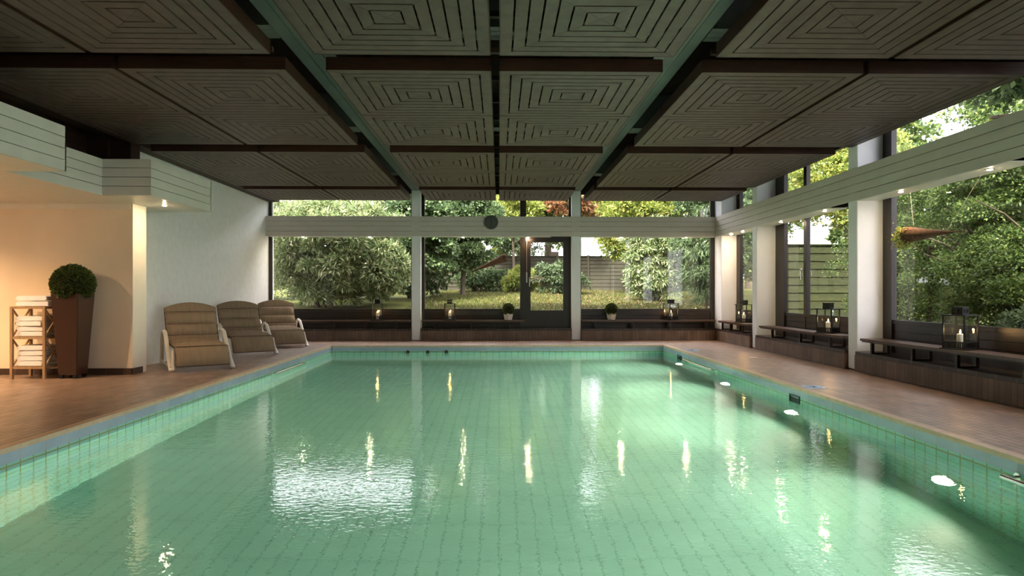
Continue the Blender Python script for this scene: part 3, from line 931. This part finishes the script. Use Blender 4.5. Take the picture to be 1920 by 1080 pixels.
fs = [(idx[(i, j)], idx[(i + 1, j)], idx[(i + 1, j + 1)], idx[(i, j + 1)]) for j in range(len(gy) - 1) for i in range(len(gx) - 1)
      if not (gx[i] < 5.7 and gy[j] < 15.2) and not (gx[i] < 5.7 and gy[j + 1] <= 15.3)]
mb.add(vs, fs); gnd = mb.build('ground', M['lawn'], smooth=True); gnd['kind'] = 'structure'
# grass and litter on the visible lawn
n = 60000
X = RNG.uniform(-2.5, 5.5, n); Y = RNG.uniform(16.2, 28, n)
Z = np.array([ground_z(a, b_) for a, b_ in zip(X, Y)]) + .03 * np.sin(X * 1.7 + Y) * (Y > 17)
P = np.stack([X, Y, Z - .01], 1); N = np.tile(np.array([[0, 0, 1.3]]), (n, 1))
tag(leaves_mesh('lawn_grass', P, N, .075, .16, G_GR, None, 0, .5), 'short green grass on the sloping lawn outside the end windows', 'grass', None, 'stuff')
n = 7000
X = np.concatenate([RNG.uniform(-2.5, 5.5, n // 3), RNG.normal(3.2, 1.6, n - n // 3)]); Y = RNG.uniform(16.2, 28, n)
Z = np.array([ground_z(a, b_) for a, b_ in zip(X, Y)]) + .03 * np.sin(X * 1.7 + Y) + .02
P = np.stack([X, Y, Z], 1); N = rnd_unit(n); N[:, 2] *= .15
tag(leaves_mesh('fallen_leaves', P, N, .06, .6, G_LF, None, 0, .4), 'brown fallen leaves scattered over the lawn', 'leaves', None, 'stuff')

GZ = ground_z

bush('rhododendron', 'large pale-leaved rhododendron filling the window by the loungers', 'shrub', (-4.75, 18.4, GZ(0, 18.4)), (2.35, 1.3, 1.62), 90000, .155, .25, G_RH, 150, .24, droop=.5)
bush('laurel_bush', 'tall laurel behind the rhododendron, reaching the clerestory', 'shrub', (-5.6, 21.8, GZ(0, 21.5)), (3.6, 1.2, 1.88), 44000, .16, .3, G_RH, 130, .22)
bush('hazel_tree', 'dark broad-leaved tree outside beside the first white pillar', 'tree', (-2.55, 20.6, GZ(0, 20)), (1.5, 1.1, 1.5), 42000, .12, .7, G_DK, 90, .28, trunk=(2.1, .15))
bush('hazel_tree', 'dark leafy tree at the lawn edge, branches over the fence', 'tree', (-1.35, 23.4, GZ(0, 23)), (1.45, 1.1, 1.75), 44000, .12, .7, G_DK, 90, .28, trunk=(2.3, .09))
bush('garden_shrub', 'light green leafy branches hanging over the fence above the lawn', 'shrub', (.55, 26.0, GZ(0, 26)), (1.5, .8, .85), 9000, .18, .33, G_YL, 60, .28, trunk=(3.1, .05))
bush('garden_shrub', 'low bright green shrub at the fence beside the garden door', 'shrub', (.9, 25.6, GZ(0, 25.6)), (.8, .6, .55), 4600, .17, .3, G_YL, 40, .28)
bush('garden_shrub', 'dark green rounded shrub seen through the garden door', 'shrub', (2.3, 24.6, GZ(0, 25)), (1.15, .8, .62), 10000, .12, .4, G_CF, 60, .28)
bush('garden_shrub', 'dark low shrubs at the foot of the fence behind the lawn', 'shrub', (-.6, 26.6, GZ(0, 26.6)), (1.6, .5, .45), 7000, .14, .4, G_DK, 60, .3)
bush('garden_shrub', 'dark undergrowth bush behind the dark tree trunk by the first pillar', 'shrub', (-3.0, 22.8, GZ(0, 22.8)), (1.3, .6, .85), 14000, .13, .5, G_DK, 80, .3)
bush('conifer_tree', 'dark green conifer above the fence by the garden door', 'tree', (.95, 31.0, GZ(0, 30)), (1.5, 1.0, 4.0), 30000, .18, .25, G_CF, 130, .24, trunk=(4.3, .12))
bush('maple_tree', 'red-brown leaved tree above the fence outside the door', 'tree', (3.0, 26.6, GZ(0, 26)), (1.9, 1.0, .95), 6500, .17, .6, G_RD, 70, .2, trunk=(3.95, .08))
bush('garden_shrub', 'yellow-green shrub overhanging the fence in the corner window', 'shrub', (5.2, 24.0, GZ(0, 23)), (1.7, 1.0, 1.95), 24000, .15, .33, G_YL, 110, .24, trunk=(2.9, .07))
bush('garden_shrub', 'drooping green shrub in the middle of the corner window', 'shrub', (4.9, 20.4, GZ(0, 20)), (.95, .8, 1.45), 20000, .16, .25, G_RH, 90, .24, droop=.9)
bush('weeping_shrub', 'dense drooping shrub by the corner post outside', 'shrub', (6.3, 19.0, GZ(0, 19)), (1.05, .9, 2.1), 32000, .16, .16, G_DK, 110, .24, droop=1.3)
bush('weeping_shrub', 'dark ivy-covered shrub outside beyond the corner post', 'shrub', (7.9, 22.9, GZ(0, 22)), (1.9, 1.2, 2.6), 30000, .16, .4, G_DK, 110, .24)
# trees beyond the fence
for (x, y, rx, rz, ch, m, n_, l) in (
        (-12.5, 30, 3.6, 2.4, 2.6, G_RH, 16000, 'pale tree far outside behind the plaster wall corner'),
        (-5.4, 33, 3.6, 3.0, 3.0, G_RH, 26000, 'pale green tree far behind the hazel trees'),
        (-1.2, 32.4, 2.6, 4.2, 4.6, G_YL, 44000, 'yellow-green tree beyond the fence behind the clock'),
        (2.6, 34.6, 2.3, 3.8, 5.4, G_HD, 26000, 'green tree crown above the white house outside'),
        (7.4, 33, 3.0, 4.3, 4.6, G_YL, 38000, 'yellow-green tree beyond the fence in the corner window'),
        (11.8, 30, 3.0, 4.3, 4.6, G_HD, 36000, 'tall green tree far outside past the corner'),
        (15.5, 25.5, 2.6, 3.4, 3.8, G_HD, 22000, 'tall tree beyond the mossy fence')):
    bush('garden_tree', l, 'tree', (x, y, GZ(0, y)), (rx, 1.3, rz), n_, .24, .45, m, 150, .2, trunk=(ch, .18), group='trees beyond the garden fence')
# side garden
for (x, y, rx, ry, rz, m, n_, l) in (
        (9.0, 13.4, 1.7, 1.75, 2.1, G_HD, 90000, 'green hedge shrub outside the side window beside the large pillar'),
        (8.7, 9.8, 1.6, 1.8, 1.88, G_HD, 190000, 'dense light green hedge shrub behind the large lantern'),
        (8.7, 6.2, 1.4, 1.7, 1.7, G_HD, 80000, 'green hedge shrub outside at the photo edge'),
        (7.1, 8.0, .5, 1.0, .38, G_DK, 16000, 'low dark shrub outside behind the large lantern')):
    bush('hedge_shrub', l, 'shrub', (x, y, .15), (rx, ry, rz), n_, .055, .5, m, 170, .24, group='hedge along the side windows')
for (x, y, rx, ry, rz, ch, m, n_, l) in (
        (8.3, 8.8, 1.5, 2.6, .65, 4.1, G_DK, 26000, 'big-leaved tree whose branches cross the side clerestory'),
        (13.3, 16.0, 2.2, 2.2, 2.6, 3.6, G_HD, 40000, 'tall tree behind the side hedge near the large pillar'),
        (13.4, 9.0, 2.2, 3.4, 2.9, 3.7, G_HD, 52000, 'tall tree behind the side hedge above the lantern'),
        (11.6, 21.0, 2.4, 1.6, 1.9, 4.4, G_YL, 34000, 'yellow-green tree above the mossy fence')):
    bush('garden_tree', l, 'tree', (x, y, .5), (rx, ry, rz), n_, .115, .6, m, 120, .22, trunk=(ch, .17), group='trees in the side garden')

def fence(name, label, x0, x1, y, z0, z1, pitch, mat, posts):
    r = thing(name, label, 'fence', ((x0 + x1) / 2, y, z0))
    h = (x1 - x0) / 2; mb = MB(); n = int((z1 - z0) / pitch)
    for i in range(n):
        z = i * pitch
        R = Matrix.Translation((0, 0, z)) @ Matrix.Rotation(math.radians(-9), 4, 'X')
        mb.box(-h, h, -.012, .012, 0, pitch * 1.07, R)
    mb.build('fence_boards', mat, r)
    MB().box(-h, h, -.05, .05, n * pitch + .0, n * pitch + .03).build('top_rail', mat, r)
    for p in posts:
        MB().box(p - .045 - (x0 + x1) / 2, p + .045 - (x0 + x1) / 2, -.09, -.02, -.2, n * pitch + .06).build('post', mat, r)
zf = GZ(0, 28)
fence('garden_fence', 'weathered grey board fence across the end of the lawn', -6.0, 10.6, 28.0, zf, zf + 1.62, .165, M['fence'], (-3.2, -1.35, .6, 2.55, 3.9, 5.8, 8.2))
fence('garden_fence', 'mossy green board fence seen through the side glass doors', 7.9, 13.5, 18.0, .20, 2.45, .225, M['mossfence'], (7.95, 10.6, 13.4))
hs = thing('house', 'white rendered house behind the fence', 'house', (5.0, 42.0, 1.6))
MB().box(-2.2, 1.0, 0, 6, -1.5, 4.2).build('house_wall', M['render'], hs)
MB().box(-1.9, -1.1, -.04, 0, 1.2, 2.2).build('house_window', M['frame'], hs)
MB().box(-2.0, -1.0, -.12, 0, 1.08, 1.18).build('window_ledge', M['render'], hs)
MB().box(-2.5, 1.3, -.4, 6.4, 4.2, 4.4).build('roof_slab', M['roof'], hs)

# ================================================================== POTTED PLANTS
def box_ball(name, parent, r_, cz, n, size):
    s = rnd_unit(n); P = s * r_ * (.86 + .14 * RNG.random((n, 1))); P[:, 2] += cz
    leaves_mesh(name, P, s * 1.4, size, .6, G_BX, parent, 0)
    c = MB(); prof = [(max(.002, r_ * .84 * math.sin(a)), cz - r_ * .84 * math.cos(a)) for a in np.linspace(.05, PI - .05, 14)]
    c.lathe(prof, 24); c.build('ball_core', M['soil'], parent, smooth=True)
tp = thing('potted_box_ball', 'clipped box ball in a tall tapered rust-brown planter', 'potted plant', (-5.53, 8.42, 0))
mb = MB(); mb.frustum(.225, .225, .345, .345, .045, 1.09)
pb = mb.build('planter', M['planter'], tp, bevel=.004)
for sx in (-1, 1):
    for sy in (-1, 1): MB().box(sx * .085 - .02, sx * .085 + .02, sy * .085 - .02, sy * .085 + .02, 0, .045).build('foot', M['ink'], tp)
MB().box(-.155, .155, -.155, .155, 1.0895, 1.0955).build('soil_surface', M['soil'], tp)
box_ball('foliage', tp, .238, 1.215, 7000, .032)
for (x, l) in ((.21, 'small clipped box ball in pale square pot, beside the garden door'), (2.60, 'small clipped box ball in pale pot on the corner window bench')):
    r = thing('potted_box_ball', l, 'potted plant', (x, 14.79, LB), math.radians(40), 'small box balls on the benches')
    MB().frustum(.125, .125, .165, .165, 0, .155).build('pot', M['pot'], r, bevel=.004)
    MB().box(-.07, .07, -.07, .07, .155, .16).build('soil_surface', M['soil'], r)
    box_ball('foliage', r, .135, .245, 2200, .024)

# ================================================================== TOWEL RACK AND TOWELS
rk = thing('towel_rack', 'teak rack with crossed side slats holding folded towels', 'rack', (-6.0, 8.44, 0))
rw, rd, rh = .205, .165, .925
for sx in (-1, 1):
    for sy in (-1, 1):
        MB().box(sx * rw - .017, sx * rw + .017, sy * rd - .017, sy * rd + .017, 0, rh).build('leg', M['teak'], rk, bevel=.002)
for z in (.13, .51, .895):
    mb = MB()
    mb.box(-rw + .017, rw - .017, -rd - .012, -rd + .012, z, z + .03); mb.box(-rw + .017, rw - .017, rd - .012, rd + .012, z, z + .03)
    for i in range(7):
        x = -rw + .04 + i * (2 * rw - .08) / 6
        mb.box(x - .022, x + .022, -rd + .012, rd - .012, z + .008, z + .024)
    for s in (-1, 1): mb.box(s * rw - .012, s * rw + .012, -rd + .017, rd - .017, z, z + .03)
    mb.build('shelf', M['teak'], rk)
def slat(p, q, t=.011):
    return MB().tube([p, q], t, 4)
for s in (-1, 1):
    for z0, z1 in ((.16, .51), (.54, .895)):
        mb = MB(); x = s * rw
        mb.tube([(x, -rd + .01, z0), (x, rd - .01, z1)], .012, 4); mb.tube([(x, -rd + .01, z1), (x, rd - .01, z0)], .012, 4)
        mb.build('cross_slat', M['teak'], rk)
mb = MB(); mb.tube([(-rw + .01, rd, .54), (rw - .01, rd, .895)], .012, 4); mb.tube([(-rw + .01, rd, .895), (rw - .01, rd, .54)], .012, 4)
def make_towel(w, d, h):
    mb = MB()
    prof = []
    for a in np.linspace(PI / 2, 3 * PI / 2, 11): prof.append((-w / 2 + h / 2 + h / 2 * math.cos(a), h / 2 + h * .47 * math.sin(a)))
    for t in np.linspace(.1, .9, 6): prof.append((-w / 2 + h / 2 + t * (w - h), .03 * h * (1 + .5 * math.sin(t * 9))))
    # open side of the fold: two or three loose edges
    for (x, z) in ((w / 2 - .004, .03), (w / 2, .12), (w / 2 - .004, .27), (w / 2 - .02, .30), (w / 2 - .006, .34), (w / 2 + .002, .48), (w / 2 - .006, .60), (w / 2 - .022, .63), (w / 2 - .008, .67), (w / 2, .80), (w / 2 - .012, .93)): prof.append((x, z * h))
    for t in np.linspace(.92, .08, 7): prof.append((-w / 2 + h / 2 + t * (w - h), h * (.97 - .03 * math.cos(t * 11))))
    m = len(prof); vs = []; ys = [-d / 2, -d / 2 + .006, -d / 2 + .03, 0, d / 2 - .03, d / 2 - .006, d / 2]
    for y in ys:
        q = {0: .90, .006: .97}.get(round(d / 2 - abs(y), 3), 1.0)
        for (x, z) in prof: vs.append((x + random.uniform(-.0015, .0015), y + random.uniform(-.002, .002), (z - h / 2) * q + h / 2 + random.uniform(-.001, .001)))
    K = len(ys)
    fs = [(j * m + i, j * m + (i + 1) % m, (j + 1) * m + (i + 1) % m, (j + 1) * m + i) for j in range(K - 1) for i in range(m)]
    fs += [tuple(reversed(range(m))), tuple(range((K - 1) * m, K * m))]
    mb.add(vs, fs)
    return mb.build('towel', M['towel'], smooth=True)
tnames = ['bottom', 'second from bottom', 'second from top', 'top']
tw = None
for shelf, z, cnt, dx, th_ in (('bottom shelf', .162, 4, 0, .067), ('middle shelf', .542, 4, -.012, .066)):
    for k in range(cnt):
        if tw is None: tw = make_towel(.335, .27, .064); o = tw
        else: o = tw.copy(); COL.objects.link(o)
        o.location = (-6.0 + dx + random.uniform(-.008, .008), 8.44 + random.uniform(-.01, .01), z + k * th_)
        o.rotation_euler = (0, 0, math.radians(random.uniform(-2, 2)))
        tag(o, 'folded white towel, %s of the stack on the rack %s' % (tnames[k], shelf), 'towel', 'folded towels on the rack')
for k, l in enumerate(('lower of two thick folded white towels on top of rack', 'upper of two thick folded white towels on top of rack')):
    o = tw.copy(); COL.objects.link(o)
    o.scale = (1.18, 1.1, 1.05); o.location = (-5.955, 8.42, .927 + k * .07); o.rotation_euler = (0, 0, math.radians(3 - 5 * k))
    tag(o, l, 'towel', 'folded towels on top of the rack')

# ================================================================== LOUNGERS
def cushion_mesh():
    segs = [((.655, .865), (.61, .79), .012), ((.61, .79), (.49, .605), .068), ((.49, .605), (.36, .44), .068), ((.36, .44), (.275, .355), .035),
            ((.275, .355), (-.06, .325), .05), ((-.06, .325), (-.50, .325), .05), ((-.50, .325), (-.64, .075), .045)]
    rows = []
    for (p, q, puff) in segs:
        dy, dz = q[0] - p[0], q[1] - p[1]; L = math.hypot(dy, dz); nrm = (-dz / L, dy / L)
        if nrm[1] < 0 and abs(nrm[1]) > .05 or (nrm[0] > 0): nrm = (-nrm[0], -nrm[1])
        K = 8
        for i in range(K + (1 if (p, q, puff) == segs[-1] else 0)):
            t = i / K
            b_ = (max(0.0, math.sin(PI * t))) ** .5 * puff
            rows.append((p[0] + dy * t, p[1] + dz * t, nrm, b_, t))
    cols = 19
    top, bot = [], []
    for ri, (y, z, nrm, b_, t) in enumerate(rows):
        rt, rb = [], []
        for c in range(cols):
            u = -1 + 2 * c / (cols - 1)
            e = (1 - abs(u) ** 5) ** .6
            arch = .075 * (1 - u * u) if ri < 8 else 0
            k = 1 - ri / 8 if ri < 8 else 0
            wr = .005 * math.sin(u * 37 + ri * .4) * math.sin(PI * t)
            off = .018 + b_ * e + wr
            W = .362 - .022 * min(1, ri / 40.0)
            wx = W * (1 + .012 * math.sin(ri * 1.3))
            rt.append((u * wx, y + nrm[0] * off + arch * k * .5, z + nrm[1] * off + arch * k))
            rb.append((u * (wx - .006), y - nrm[0] * .008 + arch * k * .5, z - nrm[1] * .008 + arch * k))
        top.append(rt); bot.append(rb)
    mb = MB(); R = len(rows)
    vs = [v for r_ in top for v in r_] + [v for r_ in bot for v in r_]; o = R * cols
    fs = []
    for r_ in range(R - 1):
        for c in range(cols - 1):
            a = r_ * cols + c
            fs.append((a, a + 1, a + cols + 1, a + cols)); fs.append((o + a, o + a + cols, o + a + cols + 1, o + a + 1))
        fs.append((r_ * cols, r_ * cols + cols, o + r_ * cols + cols, o + r_ * cols))
        a = r_ * cols + cols - 1; fs.append((a, o + a, o + a + cols, a + cols))
    for c in range(cols - 1):
        fs.append((c, o + c, o + c + 1, c + 1)); a = (R - 1) * cols + c; fs.append((a, a + 1, o + a + 1, o + a))
    mb.add(vs, fs)
    return mb
def make_lounger():
    r = empty('sun_lounger')
    cu = cushion_mesh().build('cushion', M['pad'], r, smooth=True)
    mb = MB()
    for (y, z) in ((.61, .803), (.49, .622), (.36, .457), (.275, .372), (-.06, .344), (-.505, .340)):
        mb.tube([(-.335, y - .012, z + .002), (.335, y - .012, z + .002)], .005, 6)
    for s in (-1, 1):
        mb.tube([(s * .362, .65, .86), (s * .358, .49, .61), (s * .354, .36, .44), (s * .351, .27, .36), (s * .348, -.06, .33), (s * .342, -.5, .33), (s * .34, -.64, .08)], .008, 6)
    mb.tube([(-.337, -.645, .075), (.337, -.645, .075)], .009, 6)
    mb.build('piping', M['padseam'], cu)
    for s in (-1, 1):
        x = s * .40
        pts = [(x, .56, .34), (x, .52, .42), (x, .42, .50), (x, .28, .535), (x, .12, .50), (x, -.02, .40), (x, -.18, .26), (x, -.40, .12), (x, -.60, .02)]
        sm = []
        for i in range(len(pts) - 1):
            for t in (0, .33, .66): sm.append(tuple(Vector(pts[i]).lerp(Vector(pts[i + 1]), t)))
        sm.append(pts[-1])
        MB().tube(sm, .03, 8, flat=(.030, .015)).build('armrest', M['plastic'], r, smooth=True)
        MB().tube([(x * .93, -.60, .018), (x * .93, -.54, .12), (x * .9, -.45, .29)], .03, 8, flat=(.022, .03)).build('front_leg', M['plastic'], r, smooth=True)
        MB().tube([(x, .62, .0), (x, .585, .18), (x, .55, .36)], .03, 8, flat=(.022, .03)).build('rear_leg', M['plastic'], r, smooth=True)
        MB().tube([(x, .60, .06), (x, -.55, .06)], .014, 6, flat=(.012, .02)).build('side_rail', M['plastic'], r)
    fr = MB()
    fr.box(-.33, .33, -.46, .30, .285, .308)
    fr.build('seat_frame', M['plastic'], r, bevel=.004)
    mb = MB(); R = Matrix.Translation((0, .30, .33)) @ Matrix.Rotation(math.radians(-34), 4, 'X')
    mb.box(-.35, .35, .02, .045, 0, .54, R)
    mb.build('back_frame', M['plastic'], r, bevel=.004)
    return r
lg = make_lounger()
for i, (x, y, a, l) in enumerate(((-4.52, 9.65, 33, 'beige cushioned white lounger nearest the beige wall'), (-4.62, 11.75, 34, 'beige cushioned white lounger, middle of the three'),
                                  (-4.56, 13.50, 29, 'beige cushioned white lounger nearest the end window, plumpest pad'))):
    o = lg if i == 0 else copy_tree(lg)
    o.location = (x, y, 0); o.rotation_euler = (0, 0, math.radians(a))
    tag(o, l, 'sun lounger', 'sun loungers along the plaster wall')

# ================================================================== CLOCK, CORD, CONES
ck = thing('wall_clock', 'round grey wall clock showing six on the end beam', 'clock', (-.185, 14.78, 2.722))
Rx = Matrix.Rotation(PI / 2, 4, 'X')
MB().lathe([(.155, 0), (.165, .01), (.165, .035), (.150, .04), (.146, .03)], 40, M=Rx).build('clock_rim', M['clockrim'], ck, smooth=True)
MB().lathe([(.147, .001), (.147, .028)], 40, M=Rx).build('clock_face', M['clockface'], ck)
mb = MB()
for k in range(12):
    a = k * PI / 6; R = Matrix.Rotation(a, 4, 'Y')
    mb.box(-.005, .005, -.031, -.0285, .105, .13, R)
mb.build('hour_marks', M['ink'], ck)
MB().box(-.006, .006, -.034, -.0315, -.085, .01).build('hour_hand', M['ink'], ck)
MB().box(-.004, .004, -.037, -.0345, -.01, .12, Matrix.Rotation(math.radians(-3), 4, 'Y')).build('minute_hand', M['ink'], ck)
cd = thing('pull_cord', 'thin pull cord with pale handle hanging before the garden door', 'pull cord', (.642, 14.93, 2.39))
MB().tube([(0, 0, 0), (0, 0, -.80)], .003, 6).build('cord', M['thread'], cd)
MB().lathe([(.006, -.80), (.012, -.82), (.013, -1.04), (.004, -1.06)], 12).build('cord_handle', M['ltgrey'], cd, smooth=True)
MB().lathe([(.004, -.775), (.012, -.785), (.012, -.80), (.005, -.805)], 12).build('cord_bead', M['wicker'], cd, smooth=True)

def cone(label, base, tip, r0, threads, leafy):
    b_, t = Vector(base), Vector(tip); d = t - b_; L = d.length
    r = thing('wicker_cone', label, 'hanging decoration', base)
    q = d.to_track_quat('Z', 'Y').to_matrix().to_4x4()
    prof = [(r0 * .80, 0), (r0, .03)]
    for i in range(1, 22):
        k = i / 21; rr = max(.006, r0 * (1 - k) ** 1.25) * (1 + .05 * (i % 2)); prof.append((rr, .03 + k * (L - .03)))
    MB().lathe(prof, 22, M=q).build('wicker_body', M['wicker'], r, smooth=False)
    for (p, e) in threads:
        MB().tube([tuple(Vector(p) - b_), tuple(Vector(e) - b_)], .0022, 5).build('thread', M['thread'], r)
    if leafy:
        n = 700; P = RNG.normal(size=(n, 3)) * np.array([.06, .08, .09]) + np.array([-.03, .02, -.06]); P = P[(np.abs(P) < .17).all(axis=1)]; n = len(P)
        leaves_mesh('foliage', P, rnd_unit(n), .035, .6, G_YL, r)
cone('brown wicker cone hanging point down before the lawn window', (.17, 14.90, 1.93), (-.78, 14.90, 1.53), .10, [((-.10, 14.9, 1.88), (-.02, 14.9, 2.40)), ((-.45, 14.9, 1.71), (-.30, 14.9, 2.40))], False)
cone('brown wicker cone with ivy hanging before the large side window', (5.28, 8.20, 1.85), (5.28, 7.19, 1.80), .105, [((5.28, 8.05, 1.95), (5.28, 8.12, 2.397)), ((5.28, 7.45, 1.83), (5.28, 6.90, 2.397))], True)
